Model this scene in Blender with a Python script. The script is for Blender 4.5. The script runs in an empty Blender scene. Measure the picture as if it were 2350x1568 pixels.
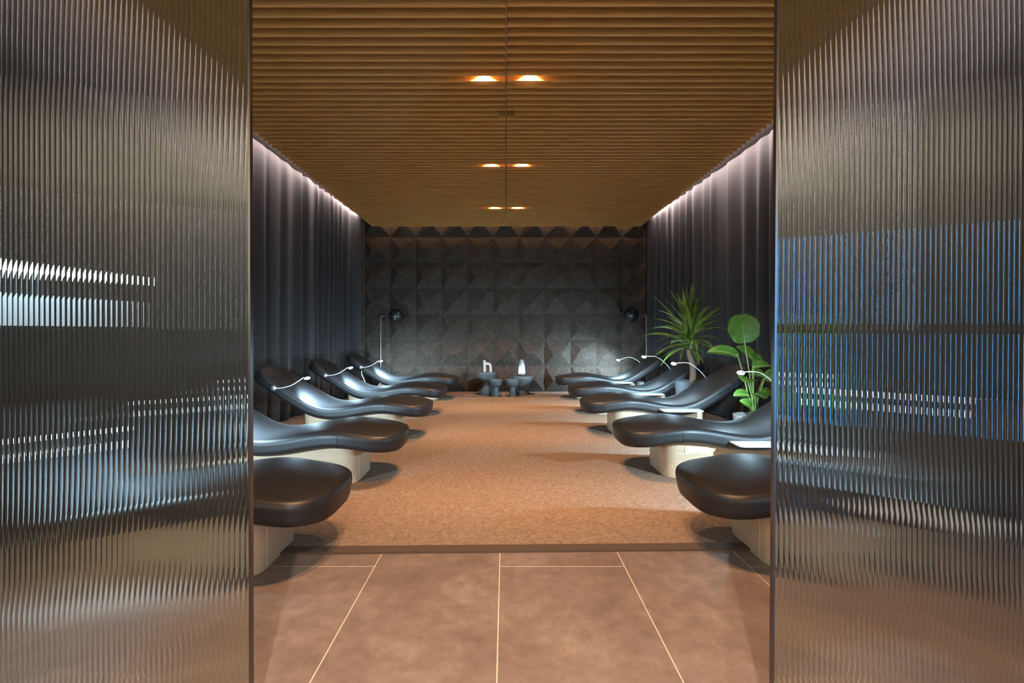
import bpy, bmesh, math, random
from mathutils import Vector, Matrix
random.seed(7)
PI = math.pi
sc = bpy.context.scene
COL = sc.collection

# ------------------------------------------------------------------ camera
# one-point perspective, f = 1130 px of 2350, vanishing point at (1160, 763)
cam_d = bpy.data.cameras.new('camera')
cam = bpy.data.objects.new('camera', cam_d)
COL.objects.link(cam)
cam.location = (0, 0, 1.125)
cam.rotation_euler = (PI / 2, 0, 0)
cam_d.sensor_fit = 'HORIZONTAL'
cam_d.sensor_width = 36
cam_d.lens = 1130 / 2350 * 36
cam_d.shift_x = 15 / 2350
cam_d.shift_y = -21 / 2350
cam_d.clip_start = 0.05
sc.camera = cam

# ------------------------------------------------------------------ world, exposure, lamps
w = bpy.data.worlds.new('world')
sc.world = w
w.use_nodes = True
bg = w.node_tree.nodes['Background']
bg.inputs[0].default_value = (0.55, 0.53, 0.5, 1)
bg.inputs[1].default_value = 0.10
sc.view_settings.view_transform = 'Standard'
sc.view_settings.look = 'None'
sc.view_settings.gamma = 1
sc.view_settings.exposure = 0.55
sc.view_settings.use_curve_mapping = False
sc.cycles.use_denoising = True
sc.cycles.max_bounces = 10
sc.cycles.diffuse_bounces = 3
sc.cycles.glossy_bounces = 4
sc.cycles.transmission_bounces = 8
sc.cycles.sample_clamp_indirect = 4.0
sc.cycles.caustics_reflective = True
sc.cycles.caustics_refractive = True

WARM = (1.0, 0.55, 0.27)
COLD = (0.52, 0.80, 1.0)
ZC = 3.105                       # underside of the ceiling slats
XL, XR = -2.76, 2.76             # curtain planes
YB = 9.35                        # back wall
DOWNLIGHTS = [(x, y) for y in (1.84, 3.84, 5.84, 7.84) for x in (-0.17, 0.195)]


def lamp(name, kind, loc, power, color, target=None, **kw):
    d = bpy.data.lights.new(name, kind)
    d.energy = power
    d.color = color
    for k, v in kw.items():
        setattr(d, k, v)
    o = bpy.data.objects.new(name, d)
    COL.objects.link(o)
    o.location = loc
    if target is not None:
        o.rotation_euler = (Vector(target) - Vector(loc)).to_track_quat('-Z', 'Y').to_euler()
    return o


for (x, y) in DOWNLIGHTS:
    lamp('downlight_beam', 'SPOT', (x, y - 0.018, ZC + 0.083), 190, WARM, (x, y - 0.018, 0),
         spot_size=math.radians(116), spot_blend=1.0, shadow_soft_size=0.009)
# entrance lamp behind the camera, shining through the gap between the glass doors
lamp('entrance_spot', 'SPOT', (0.0, -0.9, 2.75), 330, (1.0, 0.82, 0.68), (0.05, 1.40, 0),
     spot_size=math.radians(50), spot_blend=0.8, shadow_soft_size=0.03)
# added unseen lamp, brightens the hall wall that the glass ribs mirror
lamp('added_hall_washer', 'AREA', (0.0, -1.75, 3.2), 270, (1.0, 0.82, 0.64), (0.0, -2.4, 1.9), shape='RECTANGLE', size=9.0, size_y=0.08)
# cove strips above the curtains
for sx in (-1, 1):
    lamp('cove_strip_light', 'AREA', (sx * 2.685, 5.3, 3.315), 95, (1.0, 0.77, 0.74),
         (sx * 2.80, 5.3, 3.265), shape='RECTANGLE', size=7.5, size_y=0.02)
# warm strip over the cork wall
lamp('back_cove_light', 'AREA', (0, 9.20, 3.23), 9, (1.0, 0.62, 0.36), (0, 9.36, 3.05), shape='RECTANGLE', size=5.0, size_y=0.02)
# lamp of the invented bar by the left curtain, behind the fluted glass
lamp('added_bar_light', 'AREA', (-2.60, 2.25, 1.40), 4, COLD, (-2.66, 2.25, 1.2), shape='RECTANGLE', size=1.25, size_y=0.03)

# ------------------------------------------------------------------ materials
def new_mat(name):
    m = bpy.data.materials.new(name)
    m.use_nodes = True
    nt = m.node_tree
    b = nt.nodes['Principled BSDF']
    return m, nt, b


def node(nt, t, **kw):
    n = nt.nodes.new(t)
    for k, v in kw.items():
        setattr(n, k, v)
    return n


def plain(name, col, rough=0.5, metal=0.0, spec=0.5):
    m, nt, b = new_mat(name)
    b.inputs['Base Color'].default_value = (*col, 1)
    b.inputs['Roughness'].default_value = rough
    b.inputs['Metallic'].default_value = metal
    b.inputs['Specular IOR Level'].default_value = spec
    return m


def glow(name, col, strength):
    m, nt, b = new_mat(name)
    b.inputs['Base Color'].default_value = (*col, 1)
    b.inputs['Emission Color'].default_value = (*col, 1)
    b.inputs['Emission Strength'].default_value = strength
    return m


def coords(nt, scale=(1, 1, 1), loc=(0, 0, 0), rot=(0, 0, 0)):
    tc = node(nt, 'ShaderNodeTexCoord')
    mp = node(nt, 'ShaderNodeMapping')
    mp.inputs['Scale'].default_value = scale
    mp.inputs['Location'].default_value = loc
    mp.inputs['Rotation'].default_value = rot
    nt.links.new(tc.outputs['Object'], mp.inputs['Vector'])
    return mp.outputs['Vector']


def ramp(nt, fac, stops):
    r = node(nt, 'ShaderNodeValToRGB')
    e = r.color_ramp.elements
    while len(e) < len(stops):
        e.new(0.5)
    for el, (p, c) in zip(e, stops):
        el.position = p
        el.color = (*c, 1)
    nt.links.new(fac, r.inputs['Fac'])
    return r.outputs['Color']


def noise(nt, vec, scale, detail=4, rough=0.55):
    n = node(nt, 'ShaderNodeTexNoise')
    n.inputs['Scale'].default_value = scale
    n.inputs['Detail'].default_value = detail
    n.inputs['Roughness'].default_value = rough
    nt.links.new(vec, n.inputs['Vector'])
    return n.outputs['Fac']


def bump(nt, b, height, strength, dist):
    bp = node(nt, 'ShaderNodeBump')
    bp.inputs['Strength'].default_value = strength
    bp.inputs['Distance'].default_value = dist
    nt.links.new(height, bp.inputs['Height'])
    nt.links.new(bp.outputs['Normal'], b.inputs['Normal'])


def wood(name, dark, light, axis, rough=0.5, fine=1.0):
    m, nt, b = new_mat(name)
    s = [60 * fine, 60 * fine, 60 * fine]
    s[axis] = 2.2 * fine
    v = coords(nt, tuple(s))
    f = noise(nt, v, 1.0, 6, 0.6)
    nt.links.new(ramp(nt, f, [(0.3, dark), (0.7, light)]), b.inputs['Base Color'])
    b.inputs['Roughness'].default_value = rough
    bump(nt, b, f, 0.15, 0.001)
    return m


M_slat = wood('slat_oak', (0.54, 0.255, 0.060), (0.80, 0.44, 0.130), 0, 0.5, 1.7)
M_base = wood('pale_oak', (0.46, 0.33, 0.21), (0.60, 0.455, 0.305), 0, 0.42, 2.2)
M_black = plain('black_paint', (0.012, 0.012, 0.013), 0.32)
M_dark = plain('dark_void', (0.02, 0.018, 0.016), 0.8)
M_wallpaint = plain('wall_paint', (0.05, 0.048, 0.047), 0.8)
M_steel = plain('brushed_steel', (0.6, 0.6, 0.61), 0.35, 0.8)
M_darksteel = plain('dark_steel', (0.16, 0.15, 0.14), 0.3, 1.0)
M_white = plain('white_plastic', (0.78, 0.79, 0.8), 0.35)
M_icon = plain('grey_print', (0.30, 0.33, 0.36), 0.5)
M_seam = plain('seam_thread', (0.006, 0.006, 0.007), 0.6)
M_border = plain('carpet_binding', (0.075, 0.05, 0.036), 0.7)
M_stoneware = plain('grey_stoneware', (0.11, 0.12, 0.125), 0.55)
M_bark = None
M_pot = plain('grey_planter', (0.06, 0.067, 0.074), 0.6)
M_potwhite = plain('pale_planter', (0.20, 0.195, 0.185), 0.5)
M_soil = plain('potting_soil', (0.02, 0.014, 0.01), 0.9)
M_ledcold = glow('led_cold', (0.8, 0.92, 1.0), 6)
M_bulb = glow('downlight_bulb', (1.0, 0.6, 0.3), 25)


def leather():
    m, nt, b = new_mat('black_leather')
    v = coords(nt)
    b.inputs['Base Color'].default_value = (0.0125, 0.0125, 0.014, 1)
    f = noise(nt, v, 6, 3)
    r = node(nt, 'ShaderNodeMapRange')
    r.inputs['To Min'].default_value = 0.42
    r.inputs['To Max'].default_value = 0.50
    nt.links.new(f, r.inputs['Value'])
    nt.links.new(r.outputs[0], b.inputs['Roughness'])
    b.inputs['Specular IOR Level'].default_value = 0.5
    g = noise(nt, v, 420, 2)
    bump(nt, b, g, 0.12, 0.0006)
    return m


M_leather = leather()


def curtain_mat():
    m, nt, b = new_mat('curtain_cloth')
    v = coords(nt, (1, 1, 0.25))
    f = noise(nt, v, 90, 3)
    nt.links.new(ramp(nt, f, [(0.3, (0.013, 0.0125, 0.013)), (0.7, (0.020, 0.0193, 0.020))]), b.inputs['Base Color'])
    b.inputs['Roughness'].default_value = 0.9
    b.inputs['Sheen Weight'].default_value = 0.12
    return m


M_curtain = curtain_mat()


def tile_mat():
    m, nt, b = new_mat('floor_tile')
    tc = node(nt, 'ShaderNodeTexCoord')
    mp = node(nt, 'ShaderNodeMapping')
    mp.vector_type = 'POINT'
    mp.inputs['Rotation'].default_value = (0, 0, -PI / 2)
    # brick rows run along world X columns: (u, v) = (Y, -X)
    nt.links.new(tc.outputs['Object'], mp.inputs['Vector'])
    sep = node(nt, 'ShaderNodeSeparateXYZ')
    nt.links.new(tc.outputs['Object'], sep.inputs[0])
    comb = node(nt, 'ShaderNodeCombineXYZ')
    ax = node(nt, 'ShaderNodeMath', operation='ADD')
    ax.inputs[1].default_value = TILE_U
    ay = node(nt, 'ShaderNodeMath', operation='ADD')
    ay.inputs[1].default_value = TILE_V
    nt.links.new(sep.outputs['Y'], ax.inputs[0])
    nt.links.new(sep.outputs['X'], ay.inputs[0])
    nt.links.new(ax.outputs[0], comb.inputs['X'])
    nt.links.new(ay.outputs[0], comb.inputs['Y'])
    br = node(nt, 'ShaderNodeTexBrick')
    br.offset = 0.662
    br.offset_frequency = 2
    br.squash = 1.0
    br.inputs['Scale'].default_value = 1.0
    br.inputs['Mortar Size'].default_value = 0.0020
    br.inputs['Mortar Smooth'].default_value = 0.0
    br.inputs['Bias'].default_value = 0.0
    br.inputs['Brick Width'].default_value = 1.2
    br.inputs['Row Height'].default_value = 0.6
    nt.links.new(comb.outputs[0], br.inputs['Vector'])
    v = coords(nt)
    f1 = noise(nt, v, 3.2, 8, 0.62)
    f2 = noise(nt, v, 14, 6, 0.7)
    mx = node(nt, 'ShaderNodeMath', operation='MULTIPLY_ADD')
    mx.inputs[1].default_value = 0.45
    nt.links.new(f2, mx.inputs[0])
    ml = node(nt, 'ShaderNodeMath', operation='MULTIPLY')
    ml.inputs[1].default_value = 0.55
    nt.links.new(f1, ml.inputs[0])
    nt.links.new(ml.outputs[0], mx.inputs[2])
    colr = ramp(nt, mx.outputs[0], [(0.34, (0.125, 0.092, 0.077)), (0.5, (0.175, 0.134, 0.114)), (0.66, (0.25, 0.20, 0.174))])
    mix = node(nt, 'ShaderNodeMix', data_type='RGBA')
    nt.links.new(br.outputs['Fac'], mix.inputs['Factor'])
    nt.links.new(colr, mix.inputs['A'])
    mix.inputs['B'].default_value = (0.62, 0.53, 0.42, 1)
    nt.links.new(mix.outputs['Result'], b.inputs['Base Color'])
    b.inputs['Roughness'].default_value = 0.52
    bump(nt, b, f2, 0.05, 0.002)
    return m


TILE_U = -2.365 + 12.0          # joints of the even columns at Y = 2.365 + 1.2 k
TILE_V = 0.028 + 12.6           # column lines at X = -0.028 + 0.6 k
M_tile = tile_mat()


def carpet_mat():
    m, nt, b = new_mat('sisal_weave')
    tc = node(nt, 'ShaderNodeTexCoord')
    br = node(nt, 'ShaderNodeTexBrick')
    br.offset = 0.5
    br.inputs['Scale'].default_value = 1.0
    br.inputs['Mortar Size'].default_value = 0.0016
    br.inputs['Mortar Smooth'].default_value = 0.9
    br.inputs['Brick Width'].default_value = 0.0135
    br.inputs['Row Height'].default_value = 0.0075
    br.inputs['Color1'].default_value = (0.285, 0.20, 0.142, 1)
    br.inputs['Color2'].default_value = (0.455, 0.335, 0.245, 1)
    br.inputs['Mortar'].default_value = (0.10, 0.07, 0.05, 1)
    nt.links.new(tc.outputs['Object'], br.inputs['Vector'])
    v = coords(nt)
    f = noise(nt, v, 35, 5, 0.7)
    mul = node(nt, 'ShaderNodeMix', data_type='RGBA', blend_type='MULTIPLY')
    mul.inputs['Factor'].default_value = 1
    nt.links.new(br.outputs['Color'], mul.inputs['A'])
    nt.links.new(ramp(nt, f, [(0.3, (0.72, 0.72, 0.72)), (0.7, (1.12, 1.1, 1.08))]), mul.inputs['B'])
    nt.links.new(mul.outputs['Result'], b.inputs['Base Color'])
    b.inputs['Roughness'].default_value = 0.85
    b.inputs['Specular IOR Level'].default_value = 0.25
    inv = node(nt, 'ShaderNodeMath', operation='SUBTRACT')
    inv.inputs[0].default_value = 1
    nt.links.new(br.outputs['Fac'], inv.inputs[1])
    bump(nt, b, inv.outputs[0], 0.8, 0.004)
    return m


M_carpet = carpet_mat()


def cork_mat():
    m, nt, b = new_mat('dark_cork')
    v = coords(nt)
    vo = node(nt, 'ShaderNodeTexVoronoi')
    vo.inputs['Scale'].default_value = 150
    nt.links.new(v, vo.inputs['Vector'])
    sep = node(nt, 'ShaderNodeSeparateColor')
    nt.links.new(vo.outputs['Color'], sep.inputs[0])
    c1 = ramp(nt, sep.outputs[0], [(0.0, (0.026, 0.0185, 0.0135)), (0.55, (0.042, 0.031, 0.023)), (0.88, (0.062, 0.047, 0.036)), (1.0, (0.12, 0.098, 0.078))])
    f = noise(nt, v, 9, 4)
    mul = node(nt, 'ShaderNodeMix', data_type='RGBA', blend_type='MULTIPLY')
    mul.inputs['Factor'].default_value = 1
    nt.links.new(c1, mul.inputs['A'])
    nt.links.new(ramp(nt, f, [(0.3, (0.75, 0.75, 0.75)), (0.7, (1.1, 1.1, 1.1))]), mul.inputs['B'])
    nt.links.new(mul.outputs['Result'], b.inputs['Base Color'])
    b.inputs['Roughness'].default_value = 0.85
    b.inputs['Specular IOR Level'].default_value = 0.25
    bump(nt, b, sep.outputs[1], 0.12, 0.003)
    return m


M_cork = cork_mat()


def glass_mat():
    m, nt, b = new_mat('fluted_glass')
    nt.nodes.remove(b)
    g = node(nt, 'ShaderNodeBsdfGlass')
    g.inputs['Color'].default_value = (0.90, 0.93, 0.92, 1)
    g.inputs['Roughness'].default_value = 0.0
    g.inputs['IOR'].default_value = 1.5
    nt.links.new(g.outputs[0], nt.nodes['Material Output'].inputs['Surface'])
    return m


M_glass = glass_mat()


def mottled(name, a, c, scale, rough, metal=0.0, bstr=0.2):
    m, nt, b = new_mat(name)
    v = coords(nt)
    f = noise(nt, v, scale, 5, 0.65)
    nt.links.new(ramp(nt, f, [(0.32, a), (0.68, c)]), b.inputs['Base Color'])
    b.inputs['Roughness'].default_value = rough
    b.inputs['Metallic'].default_value = metal
    bump(nt, b, f, bstr, 0.004)
    return m


M_plaster = mottled('white_stone', (0.30, 0.285, 0.265), (0.48, 0.465, 0.44), 45, 0.75)
M_silver = mottled('hammered_silver', (0.36, 0.34, 0.32), (0.62, 0.61, 0.60), 22, 0.32, 1.0, 0.5)
M_stoneware = mottled('grey_stoneware', (0.048, 0.053, 0.055), (0.080, 0.087, 0.089), 20, 0.55, 0, 0.1)
M_bark = mottled('brown_bark', (0.13, 0.075, 0.05), (0.28, 0.18, 0.125), 70, 0.85, 0, 0.8)


def leaf_mat(name, a, c, edge, axis_scale):
    m, nt, b = new_mat(name)
    v = coords(nt, axis_scale)
    f = noise(nt, v, 1, 4)
    nt.links.new(ramp(nt, f, [(0.35, a), (0.65, c)]), b.inputs['Base Color'])
    b.inputs['Roughness'].default_value = 0.35
    tr = node(nt, 'ShaderNodeBsdfTranslucent')
    tr.inputs['Color'].default_value = (*edge, 1)
    mx = node(nt, 'ShaderNodeMixShader')
    mx.inputs[0].default_value = 0.3
    nt.links.new(b.outputs[0], mx.inputs[1])
    nt.links.new(tr.outputs[0], mx.inputs[2])
    nt.links.new(mx.outputs[0], nt.nodes['Material Output'].inputs['Surface'])
    return m


M_yucca = leaf_mat('yucca_leaf', (0.06, 0.13, 0.025), (0.22, 0.34, 0.06), (0.3, 0.45, 0.08), (9, 9, 9))
M_strel = leaf_mat('strelitzia_leaf', (0.045, 0.13, 0.016), (0.10, 0.24, 0.03), (0.24, 0.45, 0.06), (8, 8, 46))
M_stem = plain('green_stem', (0.22, 0.34, 0.09), 0.4)


# ------------------------------------------------------------------ helpers
class MB:
    """collects shapes into one mesh"""

    def __init__(self):
        self.v, self.f = [], []

    def add(self, verts, faces):
        n = len(self.v)
        self.v += [tuple(p) for p in verts]
        self.f += [tuple(i + n for i in f) for f in faces]
        return self

    def box(self, x0, x1, y0, y1, z0, z1):
        vs = [(x, y, z) for z in (z0, z1) for y in (y0, y1) for x in (x0, x1)]
        return self.add(vs, [(0, 2, 3, 1), (4, 5, 7, 6), (0, 1, 5, 4), (2, 6, 7, 3), (0, 4, 6, 2), (1, 3, 7, 5)])

    def lathe(self, prof, n=40, c=(0, 0, 0)):
        vs, fs = [], []
        for (r, z) in prof:
            for k in range(n):
                a = 2 * PI * k / n
                vs.append((c[0] + r * math.cos(a), c[1] + r * math.sin(a), c[2] + z))
        for i in range(len(prof) - 1):
            for k in range(n):
                a, b_ = i * n + k, i * n + (k + 1) % n
                fs.append((a, b_, b_ + n, a + n))
        fs.append(tuple(range(n))[::-1])
        fs.append(tuple((len(prof) - 1) * n + k for k in range(n)))
        return self.add(vs, fs)

    def tube(self, pts, rad, n=10, smooth=6):
        pts = [Vector(p) for p in pts]
        if smooth and len(pts) > 2:
            pts = catmull(pts, smooth)
        m = len(pts)
        rads = rad if isinstance(rad, (list, tuple)) else [rad] * m
        if len(rads) != m:
            rads = [rads[0] + (rads[-1] - rads[0]) * i / (m - 1) for i in range(m)]
        vs, fs = [], []
        nrm = None
        for i, p in enumerate(pts):
            t = (pts[min(i + 1, m - 1)] - pts[max(i - 1, 0)]).normalized()
            if nrm is None:
                nrm = t.orthogonal().normalized()
            else:
                nrm = (nrm - t * nrm.dot(t)).normalized()
            bn = t.cross(nrm)
            for k in range(n):
                a = 2 * PI * k / n
                vs.append(p + (nrm * math.cos(a) + bn * math.sin(a)) * rads[i])
        for i in range(m - 1):
            for k in range(n):
                a, b_ = i * n + k, i * n + (k + 1) % n
                fs.append((a, b_, b_ + n, a + n))
        fs.append(tuple(range(n))[::-1])
        fs.append(tuple((m - 1) * n + k for k in range(n)))
        return self.add(vs, fs)

    def mesh(self, name, mat, smooth=False, fix=True):
        me = bpy.data.meshes.new(name)
        me.from_pydata(self.v, [], self.f)
        if fix:
            bm = bmesh.new()
            bm.from_mesh(me)
            bmesh.ops.recalc_face_normals(bm, faces=bm.faces)
            bm.to_mesh(me)
            bm.free()
        me.materials.append(mat)
        if smooth:
            me.polygons.foreach_set('use_smooth', [True] * len(me.polygons))
            if smooth != 'all':
                me.set_sharp_from_angle(angle=math.radians(smooth if isinstance(smooth, (int, float)) and smooth > 1 else 40))
        me.update()
        return me

    def build(self, name, mat, parent=None, smooth=False, fix=True, loc=None):
        return link(name, self.mesh(name, mat, smooth, fix), parent, loc)


def link(name, me, parent=None, loc=None):
    o = bpy.data.objects.new(name, me)
    COL.objects.link(o)
    if parent is not None:
        o.parent = parent
    if loc is not None:
        o.location = loc
    return o


def catmull(pts, k):
    out = []
    n = len(pts)
    for i in range(n - 1):
        p0, p1, p2, p3 = pts[max(i - 1, 0)], pts[i], pts[i + 1], pts[min(i + 2, n - 1)]
        for j in range(k):
            t = j / k
            out.append(0.5 * ((2 * p1) + (p2 - p0) * t + (2 * p0 - 5 * p1 + 4 * p2 - p3) * t * t + (3 * p1 - p0 - 3 * p2 + p3) * t ** 3))
    out.append(pts[-1])
    return out


def tag(o, label, cat, group=None, kind=None):
    o['label'] = label
    if cat:
        o['category'] = cat
    if group:
        o['group'] = group
    if kind:
        o['kind'] = kind
    return o


def struct(o, label=None):
    o['kind'] = 'structure'
    if label:
        o['label'] = label
    return o


def thing(name, loc, label, cat, group=None, rz=0.0):
    e = bpy.data.objects.new(name, None)
    e.empty_display_size = 0.1
    COL.objects.link(e)
    e.location = loc
    e.rotation_euler = (0, 0, rz)
    return tag(e, label, cat, group)


def lerp_table(tab, x):
    if x <= tab[0][0]:
        return tab[0][1]
    for (a, b_), (c, d) in zip(tab, tab[1:]):
        if x <= c:
            return b_ + (d - b_) * (x - a) / (c - a)
    return tab[-1][1]


def smooth_table(tab):
    """monotone-ish cubic through the table"""
    n = len(tab)
    m = []
    for i in range(n):
        a, b_ = tab[max(i - 1, 0)], tab[min(i + 1, n - 1)]
        m.append((b_[1] - a[1]) / (b_[0] - a[0]))

    def f(x):
        if x <= tab[0][0]:
            return tab[0][1] + m[0] * (x - tab[0][0])
        for i in range(n - 1):
            if x <= tab[i + 1][0]:
                h = tab[i + 1][0] - tab[i][0]
                t = (x - tab[i][0]) / h
                return ((2 * t ** 3 - 3 * t * t + 1) * tab[i][1] + (t ** 3 - 2 * t * t + t) * h * m[i]
                        + (-2 * t ** 3 + 3 * t * t) * tab[i + 1][1] + (t ** 3 - t * t) * h * m[i + 1])
        return tab[-1][1] + m[-1] * (x - tab[-1][0])
    return f


# ------------------------------------------------------------------ room shell
struct(MB().box(-6.0, 6.0, -2.6, YB + 0.3, -0.12, 0).build('floor', M_tile), 'brown stone tile floor with pale grout lines')
struct(MB().box(-3.1, -2.98, 1.3, YB + 0.3, 0, 3.42).build('wall_left', M_wallpaint))
struct(MB().box(2.98, 3.1, 1.3, YB + 0.3, 0, 3.42).build('wall_right', M_wallpaint))
struct(MB().box(-3.1, 3.1, 1.3, YB + 0.3, 3.42, 3.55).build('ceiling', M_dark), 'dark ceiling deck above the wooden slats')
# bulkhead of the soffit over the slats, keeps the cove strips hidden
struct(MB().box(-2.5, 2.5, 1.34, YB - 0.02, 3.27, 3.42).build('trim_1', M_dark), 'dark soffit carrying the slats')

# cork wall of folded blocks
def back_wall():
    mb = MB()
    S = 0.4888
    x_first, z_first = -2.673 - S, 0.0
    rnd = random.Random(11)
    for i in range(12):
        for k in range(7):
            x0, z0 = x_first + i * S, z_first + k * S
            x1, z1 = x0 + S, z0 + S
            h = 0.125
            t = rnd.choice('abcdab')
            if t == 'a':
                p, q = (0.30, 0.44), (0.62, 0.46)
            elif t == 'b':
                p, q = (0.44, 0.40), (0.60, 0.62)
            elif t == 'c':
                p, q = (0.36, 0.62), (0.68, 0.42)
            else:
                p, q = (0.50, 0.46), (0.56, 0.50)
            P = (x0 + p[0] * S, YB - h, z0 + p[1] * S)
            Q = (x0 + q[0] * S, YB - h * rnd.uniform(0.8, 1.0), z0 + q[1] * S)
            c00, c10, c11, c01 = (x0, YB, z0), (x1, YB, z0), (x1, YB, z1), (x0, YB, z1)
            mb.add([c00, c10, Q, P], [(0, 1, 2), (0, 2, 3)])
            mb.add([c10, c11, Q], [(0, 1, 2)])
            mb.add([c11, c01, P, Q], [(0, 1, 2), (0, 2, 3)])
            mb.add([c01, c00, P], [(0, 1, 2)])
    mb.box(-3.1, 3.1, YB + 0.002, YB + 0.2, 0, 3.42)
    return struct(mb.build('wall_back', M_cork, fix=False), 'dark brown cork wall of folded pyramid blocks')


back_wall()

# ceiling slats, two panels with a metal seam between them
def slats(x0, x1, dy, name, notch):
    mb = MB()
    for k in range(79):
        y = 1.49 + 0.1 * k + dy
        if y > YB - 0.09:
            break
        a, b_ = x0, x1
        if abs(y - 4.49) < 0.03:
            if notch < 0:
                b_ = -0.067
            else:
                a = 0.090
        mb.box(a, b_, y - 0.010, y + 0.010, ZC, ZC + 0.075)
    return mb.build(name, M_slat)


struct(slats(-2.5, 0.001, 0.0, 'ceiling.001', -1), 'left half of the oak slat ceiling')
struct(slats(0.012, 2.53, -0.006, 'ceiling.002', 1), 'right half of the oak slat ceiling')
struct(MB().box(0.004, 0.0085, 1.4, YB - 0.1, ZC + 0.012, ZC + 0.08).build('trim_2', M_steel), 'thin metal seam strip between the slat panels')

# curtains
CX = {-1: [(1.4, 2.84), (6.0, 2.82), (9.3, 2.725)], 1: [(1.4, 2.90), (5.5, 2.88), (8.2, 2.80), (9.3, 2.67)]}


def curtain(side, label):
    rnd = random.Random(3 if side < 0 else 5)
    y0, y1 = 1.46, 9.26
    knots, y = [], y0
    sgn = 1
    while y < y1 + 0.3:
        knots.append((y, sgn * rnd.uniform(0.35, 1.0)))
        sgn = -sgn if rnd.random() < 0.86 else sgn
        y += rnd.choice([rnd.uniform(0.05, 0.10), rnd.uniform(0.09, 0.18), rnd.uniform(0.16, 0.30)])
    f = smooth_table(knots)
    ny = 760
    zs = [0.015, 0.5, 1.0, 1.5, 2.0, 2.4, 2.7, 2.9, 3.05, 3.2, 3.3]
    vs, fs = [], []
    for j, z in enumerate(zs):
        for i in range(ny + 1):
            yy = y0 + (y1 - y0) * i / ny
            shift = 0.03 * math.sin(yy * 5.1 + z * 0.9) * (1 - z / 3.3)
            amp = 0.042 * (0.75 + 0.25 * math.sin(z * 1.1 + yy * 2.3)) * (1.0 if z < 2.6 else 1.0 - 0.45 * (z - 2.6) / 0.7)
            xx = side * lerp_table(CX[side], yy) + amp * f(yy + shift)
            vs.append((xx, yy, z))
    w_ = ny + 1
    for j in range(len(zs) - 1):
        for i in range(ny):
            fs.append((j * w_ + i, j * w_ + i + 1, (j + 1) * w_ + i + 1, (j + 1) * w_ + i))
    o = MB().add(vs, fs).build('curtain', M_curtain, smooth='all', fix=False)
    md = o.modifiers.new('cloth_thickness', 'SOLIDIFY')
    md.thickness = 0.004
    return tag(o, label, 'curtain', 'full height curtains')


curtain(-1, 'dark grey pleated curtain along the left wall')
curtain(1, 'dark grey pleated curtain behind the plants on the right wall')

# cove strips (the lamps themselves)
for sx, lab in ((-1, 'slim light strip above the left curtain'), (1, 'slim light strip above the right curtain')):
    o = MB().box(sx * 2.665 - 0.02, sx * 2.665 + 0.018, 1.5, 9.2, 3.30, 3.36).build('cove_strip', M_steel)
    tag(o, lab, 'light', 'cove light strips')
    struct(MB().box(min(sx * 2.5, sx * 2.98), max(sx * 2.5, sx * 2.98), 1.34, YB - 0.02, 3.36, 3.42).build('trim_3', M_dark))

# downlights
g_desc = ['nearest the doors', 'second from the doors', 'third from the doors', 'nearest the cork wall']
for i, (x, y) in enumerate(DOWNLIGHTS):
    t = thing('downlight', (x, y, ZC + 0.08), 'warm downlight in the slats, %s, %s of the seam' % (g_desc[i // 2], 'left' if x < 0 else 'right'), 'light', 'ceiling downlights')
    MB().lathe([(0.030, 0.03), (0.034, 0.03), (0.034, 0.14), (0.0, 0.14)], 24).build('housing', M_black, t, smooth=40)
    MB().lathe([(0.0, 0.026), (0.026, 0.026), (0.026, 0.034), (0.0, 0.034)], 20).build('bulb', M_bulb, t)

# carpet
ct = thing('carpet', (0, 2.5, 0), 'tan woven sisal carpet running down the room', 'carpet')
def quad_slab(x0, x1, yl0, yr0, yl1, yr1, z0, z1):
    vs = [(x0, yl0, z0), (x1, yr0, z0), (x1, yr1, z0), (x0, yl1, z0), (x0, yl0, z1), (x1, yr0, z1), (x1, yr1, z1), (x0, yl1, z1)]
    return MB().add(vs, [(0, 3, 2, 1), (4, 5, 6, 7), (0, 1, 5, 4), (1, 2, 6, 5), (2, 3, 7, 6), (3, 0, 4, 7)])


quad_slab(-2.68, 2.68, 0.025, 0.135, 6.0, 6.0, 0.0, 0.009).build('weave', M_carpet, ct)
b1 = quad_slab(-2.68, 2.68, -0.045, 0.065, 0.03, 0.14, 0.0, 0.011).build('binding', M_border, ct)
b1['label'] = 'dark brown binding strip along the front edge'
b2 = quad_slab(-2.68, 2.68, 5.99, 5.99, 6.05, 6.05, 0.0, 0.011).build('binding', M_border, ct)

# ------------------------------------------------------------------ fluted glass doors
def fluted(x0, x1, sign):
    """pane between x0 and x1 with ribs towards the camera, local z from -0.02 to 3.4"""
    P, sag, th = 0.015, 0.00125, 0.008
    R = (P * P / 4 + sag * sag) / (2 * sag)
    z0, z1 = 0.003, 3.10
    vs, fs = [], []
    n = int(round((x1 - x0) / P))
    for i in range(n):
        base = len(vs)
        K = 12
        for k in range(K + 1):
            u = -P / 2 + P * k / K
            y = -(math.sqrt(R * R - u * u) - (R - sag))
            for z in (z0, z1):
                vs.append((x0 + i * P + P / 2 + u, y, z))
        for k in range(K):
            a = base + 2 * k
            fs.append((a, a + 2, a + 3, a + 1))
    base = len(vs)
    xe = x0 + n * P
    vs += [(x0, 0, z0), (xe, 0, z0), (xe, th, z0), (x0, th, z0), (x0, 0, z1), (xe, 0, z1), (xe, th, z1), (x0, th, z1)]
    for q in ((1, 2, 6, 5), (2, 3, 7, 6), (3, 0, 4, 7), (0, 3, 2, 1), (4, 5, 6, 7)):
        fs.append(tuple(base + j for j in q))
    return MB().add(vs, fs)


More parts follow.
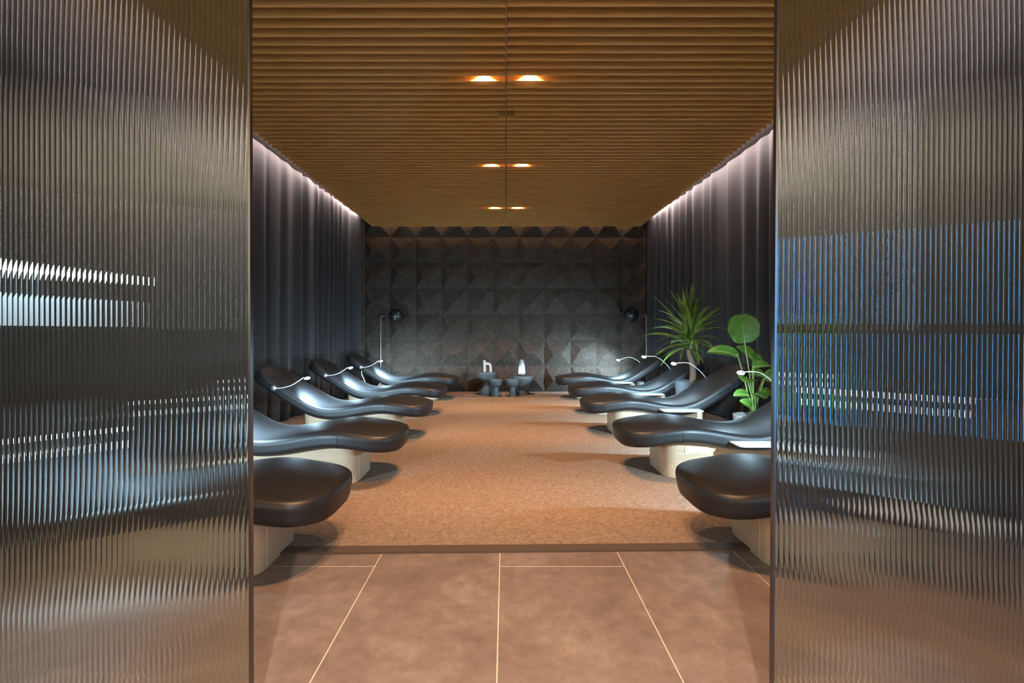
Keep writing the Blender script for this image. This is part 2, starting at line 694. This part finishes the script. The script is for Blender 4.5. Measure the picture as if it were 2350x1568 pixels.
YG = 1.40
for name, sx, xe, lab, tilt in (('door_1', -1, -0.728, 'fluted glass sliding door on the left', 0.12), ('door_2', 1, 0.768, 'fluted glass sliding door on the right', -0.42)):
    W = 2.22
    mb = fluted(-W if sx < 0 else 0.0, 0.0 if sx < 0 else W, sx)
    o = mb.build(name, M_glass, smooth=30, fix=False, loc=(xe, YG, 0))
    # lean about the height of the lens, in the plane of the door
    ang = math.radians(tilt)
    o.rotation_euler = (0, -ang, 0)
    o.location = (xe + 1.125 * math.sin(ang), YG, 0.012)
    struct(o, lab)
    e = MB().box(-0.0015 if sx < 0 else -0.0045, 0.0045 if sx < 0 else 0.0015, -0.004, 0.012, 0.003, 3.10).build('edge_profile', M_darksteel, o)
    e['label'] = 'dark metal edge profile'

# ------------------------------------------------------------------ loungers
# local frame: +x from foot to head, origin on the floor at BX behind the foot tip
BX, LEN = 0.83, 1.83
edge_z = smooth_table([(0.0, 0.350), (0.08, 0.364), (0.21, 0.381), (0.38, 0.404), (0.49, 0.409), (0.60, 0.399), (0.71, 0.381),
                       (0.83, 0.359), (0.95, 0.345), (1.06, 0.347), (1.17, 0.375), (1.29, 0.437), (1.45, 0.533), (1.57, 0.610), (1.67, 0.672), (1.86, 0.775)])
half_w = smooth_table([(0.0, 0.335), (0.2, 0.345), (0.45, 0.35), (0.7, 0.325), (1.0, 0.315), (1.3, 0.325), (1.6, 0.31), (1.86, 0.275)])
TH = 0.118


def plan(s):
    a = 1.0
    if s < 0.25:
        a *= max(0.0, 1 - (1 - s / 0.25) ** 2.7) ** (1 / 2.5)
    if s > LEN - 0.2:
        a *= max(0.0, 1 - (1 - (LEN - s) / 0.2) ** 2.7) ** (1 / 2.5)
    return half_w(s) * a


def drop(s, r=0.05):
    d = min(s, LEN - s)
    if d >= r:
        return 0.0
    return r - math.sqrt(max(0.0, r * r - (r - d) ** 2))


def frame(s):
    ds = 0.004
    t = Vector((2 * ds, 0, edge_z(min(s + ds, LEN)) - edge_z(max(s - ds, 0)))).normalized() if 0.004 < s < LEN - 0.004 else \
        Vector((1, 0, (edge_z(s + ds) - edge_z(s - ds)) / (2 * ds))).normalized()
    n = Vector((-t.z, 0, t.x))
    return Vector((s - BX, 0, edge_z(s))), n


NR = 56


def section(w_, th, d):
    """rounded rectangle (y, h): w_ half width, d how far top and bottom are drawn in; 56 points, 0 at the +y side"""
    rt, rb = min(0.034, w_ * 0.95), min(0.036, w_ * 0.95)
    top, bot = -d, -th + d
    q = max(0.2, (top - bot) / th)
    rt, rb = rt * q, rb * q
    right = []
    ys, yt = w_, w_ * 0.97
    for k in range(3):                                   # lower half of the side
        right.append((ys, (top - rt + bot + rb) / 2 + ((top - rt) - (bot + rb)) / 2 * k / 3))
    for k in range(6):
        a = PI / 2 * k / 5
        right.append((ys - rt + rt * math.cos(a), top - rt + rt * math.sin(a)))
    for k in range(1, 6):
        y = (ys - rt) * (1 - k / 5)
        right.append((y, top))
    up = right                                            # 14 points, side .. top centre
    low = []
    for k in range(3):
        low.append((ys, (top - rt + bot + rb) / 2 - ((top - rt) - (bot + rb)) / 2 * k / 3))
    for k in range(6):
        a = PI / 2 * k / 5
        low.append((ys - rb + rb * math.cos(a) - 0.008 * math.sin(a) * q, bot + rb - rb * math.sin(a)))
    for k in range(1, 6):
        low.append(((ys - rb - 0.008 * q) * (1 - k / 5), bot))
    crown = 0.026 * min(1.0, w_ / 0.25)
    up = [(y, h + (crown * (1 - (y / w_) ** 2) if i >= 3 else crown * (1 - (y / w_) ** 2) * 0.0)) for i, (y, h) in enumerate(up)]
    out = up + [(-y, h) for y, h in up[-2::-1]]           # 27 points, from +y over the top to -y
    out += [(-y, h) for y, h in low[1:]] + [(y, h) for y, h in low[-2:0:-1]]
    return out


def ring(s, grow=0.0):
    P, nv = frame(s)
    return [P + nv * (h + (grow if h > -TH / 2 else -grow)) + Vector((0, y + math.copysign(grow, y), 0))
            for y, h in section(plan(s), TH, drop(s, 0.034))]


def cushion_mesh():
    ss = []
    N = 26
    for i in range(N + 1):
        ss.append(0.25 * (i / N) ** 2.2 + 1e-4)
    for i in range(1, 50):
        ss.append(0.25 + (LEN - 0.45) * i / 50)
    for i in range(N + 1):
        ss.append(LEN - 0.2 * ((N - i) / N) ** 2.2 - 1e-4)
    vs, fs = [], []
    n = len(ring(0.5))
    for s in ss:
        vs += ring(s)
    for i in range(len(ss) - 1):
        for k in range(n):
            a, b_ = i * n + k, i * n + (k + 1) % n
            fs.append((a, a + n, b_ + n, b_))
    fs.append(tuple(range(n)))
    fs.append(tuple((len(ss) - 1) * n + k for k in range(n))[::-1])
    return MB().add(vs, fs).mesh('cushion', M_leather, 'all')


def seam_mesh(s):
    r = ring(s, 0.0006)
    n = len(r)
    mb = MB().tube([r[k % n] for k in range(20, n + 7)], 0.0014, 6, 0)
    return mb.mesh('seam', M_seam, 'all')


def piping_mesh():
    """stitched line around the upper edge of the cushion"""
    pts = []
    ss = [0.004 + 0.246 * (i / 24) ** 2 for i in range(25)] + [0.25 + (LEN - 0.45) * i / 40 for i in range(1, 40)]
    k = 7
    left = [ring(s, 0.0004)[k] for s in ss]
    right = [ring(s, 0.0004)[26 - k] for s in ss]
    return MB().tube(left[::-1] + right, 0.0011, 5, 0).mesh('stitching', M_seam, 'all')


def base_mesh(z0):
    s0, s1, hw, r = 0.335, 1.32, 0.245, 0.10
    out = []
    def arc(cx, cy, a0):
        for i in range(11):
            a = a0 + PI / 2 * i / 10
            out.append((cx + r * math.cos(a), cy + r * math.sin(a)))
    arc(s1 - r, hw - r, 0)
    for i in range(1, 20):
        out.append((s1 - r + (s0 - s1 + 2 * r) * i / 20, hw))
    arc(s0 + r, hw - r, PI / 2)
    arc(s0 + r, -hw + r, PI)
    for i in range(1, 20):
        out.append((s0 + r + (s1 - s0 - 2 * r) * i / 20, -hw))
    arc(s1 - r, -hw + r, 3 * PI / 2)
    n = len(out)
    vs = [(x - BX, y, z0) for x, y in out]
    for x, y in out:
        P, nv = frame(x)
        vs.append((x - BX, y, edge_z(x) - (TH - 0.022) / max(0.6, nv.z)))
    fs = [(i, (i + 1) % n, n + (i + 1) % n, n + i) for i in range(n)]
    fs += [tuple(range(n))[::-1], tuple(range(n, 2 * n))]
    return MB().add(vs, fs).mesh('base', M_base, 50)


def tray_mesh():
    # thin white tray with rounded outer corners, on the -y side
    y1, y0 = -0.305, -0.49
    xa, xb, r = 0.79 - BX, 1.215 - BX, 0.045
    pts = [(xb, y1), (xa, y1)]
    for i in range(9):
        a = PI + PI / 2 * i / 8
        pts.append((xa + r + r * math.cos(a), y0 + r + r * math.sin(a)))
    for i in range(9):
        a = 1.5 * PI + PI / 2 * i / 8
        pts.append((xb - r + r * math.cos(a), y0 + r + r * math.sin(a)))
    n = len(pts)
    vs = [(x, y, 0.302) for x, y in pts] + [(x, y, 0.311) for x, y in pts]
    fs = [(i, (i + 1) % n, n + (i + 1) % n, n + i) for i in range(n)] + [tuple(range(n))[::-1], tuple(range(n, 2 * n))]
    return MB().add(vs, fs).mesh('side_tray', plain('frosted_tray', (0.50, 0.57, 0.62), 0.3), 30)


ME_cushion, ME_base, ME_tray = cushion_mesh(), base_mesh(0.0115), tray_mesh()
ME_base_low = base_mesh(0.0)
M_joint = plain('pale_joint', (0.80, 0.70, 0.55), 0.5)
ME_joint = MB().box(0.3335 - BX, 0.336 - BX, -0.137, -0.1335, 0.012, 0.262).mesh('panel_joint', M_joint)
ME_joint_l = MB().box(0.3335 - BX, 0.336 - BX, 0.1335, 0.137, 0.012, 0.262).mesh('panel_joint', M_joint)
ME_seam1, ME_seam2, ME_stitch = seam_mesh(0.43), seam_mesh(1.50), piping_mesh()
ME_panel = MB().box(0.485 - BX, 0.665 - BX, -0.2495, -0.243, 0.205, 0.250).mesh('control_panel', M_white)
ME_plus = MB().box(0.595 - BX, 0.607 - BX, -0.2503, -0.2490, 0.2268, 0.2288).box(0.600 - BX, 0.602 - BX, -0.2503, -0.2490, 0.2218, 0.2338).mesh('panel_symbol', M_icon)
ME_minus = MB().box(0.513 - BX, 0.525 - BX, -0.2503, -0.2490, 0.2268, 0.2288).mesh('panel_symbol', M_icon)
_pts = [Vector((0.632 - BX + 0.006 * math.cos(a), -0.2496, 0.2278 + 0.006 * math.sin(a))) for a in [2 * PI * i / 20 for i in range(21)]]
ME_ringsym = MB().tube(_pts, 0.0010, 5, 0).mesh('panel_symbol', M_icon)


def disc(mb, c, axis, prof, n=28):
    q = Vector((0, 0, 1)).rotation_difference(Vector(axis).normalized())
    sub = MB().lathe(prof, n)
    return mb.add([q @ Vector(p) + Vector(c) for p in sub.v], sub.f)


def reading_lamp(par, head, mount, sag, axis):
    """local coordinates; mount on the cushion side, head over the cushion"""
    m = disc(MB(), mount, (0, 1, 0.0), [(0.0, -0.012), (0.022, -0.012), (0.025, 0.0), (0.025, 0.010), (0.012, 0.016), (0.0, 0.016)])
    root = m.build('reading_lamp', M_steel, par, smooth=40)
    root['label'] = 'silver flexible reading lamp with glowing ring head'
    a = Vector(mount) + Vector((0, 0.014, 0))
    h = Vector(head)
    ax = Vector(axis).normalized()
    back = h + Vector((0.035, 0, 0.004))
    p1 = a.lerp(back, 0.28) + Vector((0, 0.0, sag * 0.8))
    p2 = a.lerp(back, 0.62) + Vector((0, 0.0, sag))
    MB().tube([a, p1, p2, back], 0.0040, 8, 8).build('lamp_arm', M_white, root, smooth='all')
    disc(MB(), h, ax, [(0.0, -0.004), (0.029, -0.004), (0.032, 0.0), (0.029, 0.010), (0.0, 0.014)]).build('lamp_head', M_black, root, smooth=40)
    e = MB()
    pts = []
    u = ax.orthogonal().normalized()
    v_ = ax.cross(u)
    for i in range(33):
        t = 2 * PI * i / 32
        pts.append(h - ax * 0.006 + (u * math.cos(t) + v_ * math.sin(t)) * 0.0275)
    e.tube(pts, 0.0030, 6, 0)
    disc(e, h - ax * 0.012, ax, [(0.0, 0.0), (0.008, 0.0), (0.008, 0.009), (0.0, 0.009)], 16)
    e.build('led_ring', M_ledcold, root)


RIGHT = [(0.925, 2.23), (0.885, 3.66), (0.845, 5.22), (0.875, 6.57), (0.850, 8.06)]
LEFT = [(-0.803, 2.14), (-0.765, 3.50), (-0.790, 5.00), (-0.805, 6.48), (-0.790, 8.02)]
ORD = ['nearest the right glass door', 'second from the right glass door', 'third from right door, before the yucca',
       'fourth from right door, beyond the yucca', 'farthest on the right, beside the cork wall']
ORDL = ['nearest the left glass door', 'second from the left glass door', 'third from the left glass door',
        'fourth from the left glass door', 'farthest on the left, beside the cork wall']


def lounger(tipx, ynear, side, label, idx):
    yc = ynear + 0.345
    t = thing('lounger', (tipx + side * BX, yc, 0), label, 'lounger', 'black loungers in two facing rows', 0 if side > 0 else PI)
    c = link('cushion', ME_cushion, t)
    c['label'] = 'wavy black leather cushion'
    link('seam', ME_seam1, c)
    link('seam', ME_seam2, c)
    link('stitching', ME_stitch, c)
    b = link('base', ME_base if idx else ME_base_low, t)
    b['label'] = 'pale oak plinth'
    link('panel_joint', ME_joint, b) if side > 0 else link('panel_joint', ME_joint_l, b)
    if side > 0:
        p = link('control_panel', ME_panel, t)
        p['label'] = 'white touch panel with grey symbols'
        for me, lb in ((ME_plus, 'grey plus symbol'), (ME_minus, 'grey minus symbol'), (ME_ringsym, 'grey ring symbol')):
            link('panel_symbol', me, p)['label'] = lb
        k = link('side_tray', ME_tray, t)
        k['label'] = 'white side tray'
    if side > 0:
        z = (0.78, 0.785, 0.762, 0.775, 0.645)[idx]
        head = (1.125 - BX, 0.20, z)
        mount = (1.575 - BX, 0.315, 0.555)
        sag = 0.075
    else:
        head = (1.265 - BX, 0.245, 0.655)
        mount = (1.575 - BX, 0.315, 0.555)
        sag = -0.035
    ax = Vector((0.30, 0.50 if side > 0 else -0.35, 0.80)).normalized()
    reading_lamp(t, head, mount, sag, ax)
    if side < 0 and idx == 4:
        mb = MB().tube([(0.735, 0.30, 0.50), (0.72, 0.345, 0.44), (0.68, 0.36, 0.36), (0.62, 0.36, 0.24), (0.54, 0.345, 0.215), (0.46, 0.33, 0.25), (0.42, 0.28, 0.30)], 0.007, 8, 8)
        mb.build('power_cord', M_white, t, smooth='all')['label'] = 'white looping power cord'
    lp = Matrix.Rotation(0 if side > 0 else PI, 4, 'Z') @ (Vector(head) - ax * 0.085)
    lp = lp + Vector((tipx + side * BX, yc, 0))
    lamp('reading_lamp_glow', 'POINT', lp, 5.0, COLD, shadow_soft_size=0.02)
    aim = lp + (Vector((-0.45, 0.85, -0.55)) if side > 0 else Vector((0.12, 0.45, -0.42)))
    lamp('reading_lamp_light', 'SPOT', lp, ((190.0 if idx == 4 else 130.0) if side > 0 else (150.0 if idx == 4 else 105.0)), COLD, aim, spot_size=math.radians(130 if side > 0 else 150), spot_blend=0.8, shadow_soft_size=0.02)
    return t


for i, (x, y) in enumerate(RIGHT):
    lounger(x, y, 1, 'wavy black lounger on oak base, ' + ORD[i], i)
for i, (x, y) in enumerate(LEFT):
    lounger(x, y, -1, 'wavy black lounger on oak base, ' + ORDL[i], i)
# ------------------------------------------------------------------ floor lamps
def floor_lamp(px, py, sx, z, label):
    t = thing('floor_lamp', (px, py, 0), label, 'lamp', 'black globe floor lamps')
    MB().lathe([(0.0, 0.0), (0.13, 0.0), (0.13, 0.012), (0.02, 0.02), (0.0, 0.02)], 36).build('base', M_black, t, smooth=40)
    MB().tube([(0, 0, 0.015), (0, 0, z - 0.11), (0, 0, z - 0.04), (sx * 0.03, 0, z - 0.005), (sx * 0.09, 0, z), (sx * 0.16, 0, z)], 0.010, 10, 6).build('pole', M_darksteel, t, smooth='all')
    R = 0.135
    c = (sx * 0.275, 0, z - 0.005)
    prof = []
    for i in range(20):
        a = -PI / 2 + 0.55 + (PI - 0.55) * i / 19
        prof.append((R * math.cos(a), R * math.sin(a)))
    inner = [(r * 0.96, zz * 0.96) for r, zz in prof[::-1]]
    vs, fs = [], []
    mb = MB()
    n = 40
    allp = prof + inner
    for r, zz in allp:
        for k in range(n):
            a = 2 * PI * k / n
            vs.append((c[0] + max(r, 1e-4) * math.cos(a), max(r, 1e-4) * math.sin(a), c[2] + zz))
    for i in range(len(allp)):
        j = (i + 1) % len(allp)
        for k in range(n):
            fs.append((i * n + k, i * n + (k + 1) % n, j * n + (k + 1) % n, j * n + k))
    mb.add(vs, fs)
    mb.build('globe_shade', M_black, t, smooth='all')
    return t


floor_lamp(-2.255, 8.9, 1, 1.425, 'black globe floor lamp beside the left curtain, in front of the cork wall')
floor_lamp(2.545, 8.9, -1, 1.44, 'black globe floor lamp beside the right curtain, in front of the cork wall')

# ------------------------------------------------------------------ goblet tables, sculpture, vase
def goblet(x, y, prof, label, open_bowl=False):
    t = thing('side_table', (x, y, 0), label, 'table', 'stoneware goblet tables')
    i = prof[1]
    MB().lathe(prof[0], 44).build('pedestal', M_stoneware, t, smooth=35)
    MB().lathe(prof[1], 44).build('bowl_top', M_stoneware, t, smooth=35)
    return t


big_l = ([(0.0, 0.0), (0.115, 0.0), (0.122, 0.01), (0.122, 0.10), (0.105, 0.17), (0.088, 0.23), (0.095, 0.25), (0.0, 0.25)],
         [(0.0, 0.25), (0.095, 0.25), (0.125, 0.275), (0.150, 0.32), (0.163, 0.38), (0.165, 0.405), (0.160, 0.415), (0.0, 0.415)])
goblet(-0.337, 8.86, big_l, 'tall grey goblet table under the white arch sculpture')
big_r = ([(0.0, 0.0), (0.125, 0.0), (0.132, 0.01), (0.125, 0.06), (0.105, 0.105), (0.085, 0.13), (0.0, 0.13)],
         [(0.0, 0.13), (0.085, 0.13), (0.125, 0.16), (0.160, 0.215), (0.178, 0.28), (0.182, 0.332), (0.178, 0.340), (0.0, 0.340)])
goblet(0.305, 8.90, big_r, 'wide grey goblet table under the silver vase')
small = ([(0.0, 0.0), (0.056, 0.0), (0.062, 0.006), (0.062, 0.03), (0.050, 0.10), (0.050, 0.165), (0.0, 0.165)],
         [(0.0, 0.165), (0.055, 0.165), (0.085, 0.18), (0.108, 0.215), (0.118, 0.265), (0.119, 0.295), (0.112, 0.297), (0.108, 0.280), (0.09, 0.262), (0.0, 0.258)])
goblet(-0.170, 8.64, small, 'small goblet table in front of the tall goblet table')
goblet(0.125, 8.66, small, 'small goblet table in front of the wide goblet table')

sc_t = MB()
sc_t.tube([(-0.052, 0, 0.0), (-0.055, 0, 0.1), (-0.058, 0, 0.205)], 0.024, 16, 4)
sc_t.tube([(-0.045, 0, 0.128), (-0.015, 0, 0.145), (0.022, 0, 0.140), (0.047, 0, 0.110), (0.054, 0, 0.06), (0.055, 0, 0.0)], 0.023, 16, 6)
o = sc_t.build('sculpture', M_plaster, smooth=50, loc=(-0.320, 8.86, 0.4155))
tag(o, 'rough white arch sculpture like a lowercase h on the tall goblet table', 'sculpture')
o = MB().lathe([(0.0, 0.0), (0.062, 0.0), (0.078, 0.012), (0.083, 0.04), (0.081, 0.09), (0.070, 0.18), (0.058, 0.25), (0.046, 0.285), (0.045, 0.292), (0.040, 0.292), (0.050, 0.25), (0.06, 0.2), (0.0, 0.19)], 40).build('vase', M_silver, smooth=60, loc=(0.290, 8.88, 0.3405))
tag(o, 'mottled silver vase on the wide goblet table', 'vase')

# ------------------------------------------------------------------ plants
def blade(mb, base, d, length, width, droop, roll=0.0, n=9):
    """long sword leaf, slightly folded along its midrib"""
    d = Vector(d).normalized()
    side = d.cross(Vector((0, 0, 1)))
    if side.length < 1e-3:
        side = Vector((1, 0, 0))
    side.normalize()
    side = (Matrix.Rotation(roll, 3, d) @ side)
    up = side.cross(d)
    p = Vector(base)
    vs, fs = [], []
    dd = d.copy()
    for i in range(n + 1):
        t = i / n
        wd = width * (0.55 + 1.1 * t) if t < 0.4 else width * (0.99 * (1 - ((t - 0.4) / 0.6) ** 1.6) + 0.01)
        vs += [p - side * wd * 0.5 + up * wd * 0.18, p, p + side * wd * 0.5 + up * wd * 0.18]
        dd = (dd + Vector((0, 0, -droop / n)) * (0.4 + 1.4 * t)).normalized()
        p = p + dd * (length / n)
    for i in range(n):
        a = 3 * i
        fs += [(a, a + 1, a + 4, a + 3), (a + 1, a + 2, a + 5, a + 4)]
    mb.add(vs, fs)


def yucca():
    X, Y = 2.36, 6.27
    t = thing('potted_yucca', (X, Y, 0.0115), 'yucca with a spiky green crown on a bare trunk in a grey pot', 'plant', 'potted plants')
    MB().lathe([(0.0, 0.0), (0.15, 0.0), (0.16, 0.01), (0.195, 0.47), (0.200, 0.49), (0.192, 0.495), (0.184, 0.485), (0.180, 0.44), (0.0, 0.44)], 40).build('pot', M_pot, t, smooth=40)
    MB().lathe([(0.0, 0.435), (0.178, 0.435), (0.178, 0.446), (0.0, 0.452)], 30).build('soil', M_soil, t)
    MB().tube([(0.015, 0, 0.43), (0.03, 0, 0.56), (0.022, 0, 0.70), (-0.008, 0, 0.82), (-0.018, 0, 0.90)], [0.042, 0.034], 16, 6).build('trunk', M_bark, t, smooth='all')
    MB().tube([(0.0, -0.005, 0.87), (0.01, -0.01, 1.0), (0.012, -0.01, 1.12)], [0.026, 0.012], 10, 5).build('shoot', M_stem, t, smooth='all')
    mb = MB()
    rnd = random.Random(21)
    for c, n, hz in (((0.012, -0.01, 0.0), 40, 0.94), ((-0.06, 0.02, 0.0), 24, 0.90)):
        for k in range(n):
            u = k / (n - 1)
            el = -0.35 + 1.85 * u ** 0.75 + rnd.uniform(-0.16, 0.16)
            az = k * 2.39996 + rnd.uniform(-0.3, 0.3)
            L = 0.44 + 0.16 * math.sin(PI * u * 0.8) + rnd.uniform(-0.07, 0.07)
            d = (math.cos(az) * math.cos(el), math.sin(az) * math.cos(el), math.sin(el))
            L *= 1 - 0.34 * max(0.0, d[0])
            blade(mb, (c[0] + 0.012 * math.cos(az), c[1] + 0.012 * math.sin(az), hz + 0.26 * u), d, L, rnd.uniform(0.042, 0.060), (1.5 - 1.35 * u) * rnd.uniform(0.5, 1.3), rnd.uniform(-0.8, 0.8))
    mb.build('foliage', M_yucca, t, smooth='all', fix=False)


yucca()


def paddle(mb, base, tip_dir, normal, length, width, curl, fold, notch=0.0, n=24, m=8, cut=None):
    """broad strelitzia leaf: midrib along tip_dir, blade facing normal"""
    a = Vector(tip_dir).normalized()
    nn = Vector(normal)
    nn = (nn - a * nn.dot(a)).normalized()
    sd = nn.cross(a)
    vs, fs = [], []
    p = Vector(base)
    ang = 0.0
    for i in range(n + 1):
        t = i / n
        prof = (math.sin(PI * min(1, (t * 0.92 + 0.06)) ** 0.82)) ** 0.62 if width < length else max(0.03, 1 - abs(2 * (0.03 + 0.95 * t) - 1) ** 2.5) ** 0.5
        ca, sa = math.cos(ang), math.sin(ang)
        dirv = a * ca - nn * sa
        nv = nn * ca + a * sa
        for j in range(-m, m + 1):
            u = j / m
            rip = 0.012 * math.sin(u * 9 + t * 14) * abs(u)
            wv = width * 0.5 * prof * (1 + 0.035 * math.sin(t * 13 + (2.0 if j > 0 else 0.0)) + (0.06 if j < 0 else -0.02) * math.sin(PI * t))
            vs.append(p + sd * (u * wv) + nv * (fold * abs(u) ** 1.3 * wv + rip * width))
        ang += curl / n
        p = p + dirv * (length / n)
    w_ = 2 * m + 1
    for i in range(n):
        for j in range(2 * m):
            fs.append((i * w_ + j, i * w_ + j + 1, (i + 1) * w_ + j + 1, (i + 1) * w_ + j))
    mb.add(vs, fs)


def strelitzia():
    X, Y = 2.42, 4.85
    K = Y / 1130

    def at(px, py, dy=0.0):
        k = (Y + dy) / 1130
        return Vector(((px - 1160) * k - X, dy, 1.125 - (py - 763) * k))
    t = thing('potted_strelitzia', (X, Y, 0.0115), 'leafy plant with broad paddle leaves, one large leaf raised, in a pale pot', 'plant', 'potted plants')
    MB().lathe([(0.0, 0.0), (0.13, 0.0), (0.14, 0.01), (0.165, 0.28), (0.168, 0.30), (0.160, 0.303), (0.154, 0.29), (0.15, 0.26), (0.0, 0.26)], 40).build('pot', M_potwhite, t, smooth=40)
    MB().lathe([(0.0, 0.255), (0.149, 0.255), (0.149, 0.264), (0.0, 0.272)], 30).build('soil', M_soil, t)
    root = at(1729, 955)
    # stem top (px, py), depth, tip direction, normal, length, width, curl, fold
    L = [
        ((1709, 790), 0.00, (-0.10, 0.0, 1.0), (-0.15, -1, 0.15), 0.285, 0.290, 0.25, 0.10),
        ((1694, 822), -0.06, (-1.0, -0.1, 0.55), (-0.1, -0.75, 0.7), 0.30, 0.125, 1.2, 0.45),
        ((1728, 828), 0.08, (-0.6, 0.1, 0.8), (0.5, -0.8, 0.45), 0.20, 0.16, 0.6, 0.30),
        ((1731, 832), 0.05, (0.9, 0.1, 0.22), (0.0, -0.6, 0.8), 0.11, 0.14, 0.5, 0.4),
        ((1728, 848), -0.05, (0.6, -0.2, 0.3), (-0.2, -0.5, 0.85), 0.17, 0.12, 0.9, 0.5),
        ((1714, 872), -0.08, (-0.3, -0.5, 0.1), (0.0, -0.6, 0.8), 0.14, 0.17, 0.7, 0.35),
        ((1755, 872), -0.02, (0.8, -0.2, 0.35), (-0.1, -0.85, 0.5), 0.18, 0.14, 0.8, 0.35),
        ((1752, 866), 0.06, (-0.7, 0.2, 0.25), (0.0, -0.6, 0.8), 0.13, 0.13, 0.7, 0.4),
        ((1718, 911), -0.06, (-0.9, -0.2, 0.3), (0.1, -0.6, 0.8), 0.15, 0.11, 0.9, 0.4),
        ((1742, 906), 0.0, (0.7, -0.3, 0.15), (0.0, -0.5, 0.85), 0.16, 0.12, 0.8, 0.4),
        ((1733, 908), -0.06, (0.2, -0.6, 0.1), (0.0, -0.5, 0.85), 0.12, 0.14, 0.9, 0.4),
        ((1722, 936), -0.08, (-0.7, -0.3, 0.6), (0.3, -0.8, 0.4), 0.12, 0.09, 0.8, 0.4),
    ]
    for i, (pp, dy, td, nv, ln, wd, cu, fo) in enumerate(L):
        top = at(*pp, dy)
        b0 = Vector((root.x + 0.10 * (top.x - root.x) + 0.012 * math.cos(i * 2.4), 0.3 * dy + 0.012 * math.sin(i * 2.4), 0.262))
        mid = b0.lerp(top, 0.5) + Vector(((b0.x - top.x) * 0.12, 0, 0.0))
        s = MB().tube([b0, mid, top, top + Vector(td).normalized() * 0.02], [0.0085, 0.0052], 8, 5).build('stem', M_stem, t, smooth='all')
        mb = MB()
        paddle(mb, top, td, nv, ln, wd, cu, fo)
        lf = mb.build('leaf', M_strel, s, smooth='all', fix=False)
        # pale midrib
        a = Vector(td).normalized()
        nn = Vector(nv)
        nn = (nn - a * nn.dot(a)).normalized()
        pts, ang, p = [], 0.0, top.copy()
        for k in range(13):
            pts.append(p.copy() + (nn * math.cos(ang) + a * math.sin(ang)) * 0.001)
            dv = a * math.cos(ang) - nn * math.sin(ang)
            ang += cu / 12
            p = p + dv * (ln / 12)
        MB().tube(pts, [0.0052, 0.0016], 6, 0).build('midrib', M_stem, s, smooth='all')
    return t


strelitzia()

# ------------------------------------------------------------------ small things behind the far loungers
o = MB().lathe([(0.0, 0.0), (0.062, 0.0), (0.066, 0.006), (0.066, 0.255), (0.060, 0.27), (0.0, 0.272)], 32).build('canister', M_white, smooth=40, loc=(2.36, 8.60, 0))
tag(o, 'white canister on the floor behind the farthest right lounger', 'canister')

# invented light bar, added for the white band in the left glass
t = thing('added_light_bar', (-2.63, 2.25, 1.43), 'made-up white light bar over a pale back panel, behind the left glass door', 'light')
MB().box(-0.055, 0.03, -0.66, 0.66, 0.0, 0.03).box(-0.055, -0.045, -0.02, 0.02, -0.12, 0.0).build('housing', M_steel, t)
MB().box(0.03, 0.036, -0.66, 0.66, -0.005, 0.045).build('diffuser', M_ledcold, t)
MB().box(-0.055, -0.03, -0.68, 0.68, -0.27, -0.11).build('back_panel', M_white, t)

# entrance hall behind the camera: pale wall, plus light columns added for rib reflections
struct(MB().box(-6.0, 6.0, -2.55, -2.4, 0.0, 3.3).build('wall_front', plain('hall_plaster', (0.62, 0.60, 0.56), 0.7)), 'pale wall of the entrance hall')
M_bluecol = glow('added_blue_glow', (0.05, 0.42, 1.0), 26)
M_whitecol = glow('added_white_glow', (0.85, 0.93, 1.0), 15)
for cx, wd, segs, mt, lab in ((2.3, 0.20, ((0.35, 1.12), (1.20, 1.95)), M_bluecol, 'added tall blue light column in the entrance hall'),
                              (1.45, 0.06, ((1.15, 2.9),), M_whitecol, 'added slim white light column beside the blue one in the entrance hall'),
                              (-2.4, 0.06, ((1.15, 2.2),), M_whitecol, 'added slim white light column on the left of the entrance hall')):
    t = thing('added_light_column', (cx, -1.6, 0), lab, 'light')
    MB().box(-0.14, 0.14, -0.08, 0.0, 0.0, 3.0 if mt is M_whitecol and cx > 0 else 2.3).build('housing', M_darksteel, t)
    for z0, z1 in segs:
        MB().box(-wd / 2, wd / 2, 0.0, 0.01, z0, z1).build('diffuser', mt, t)
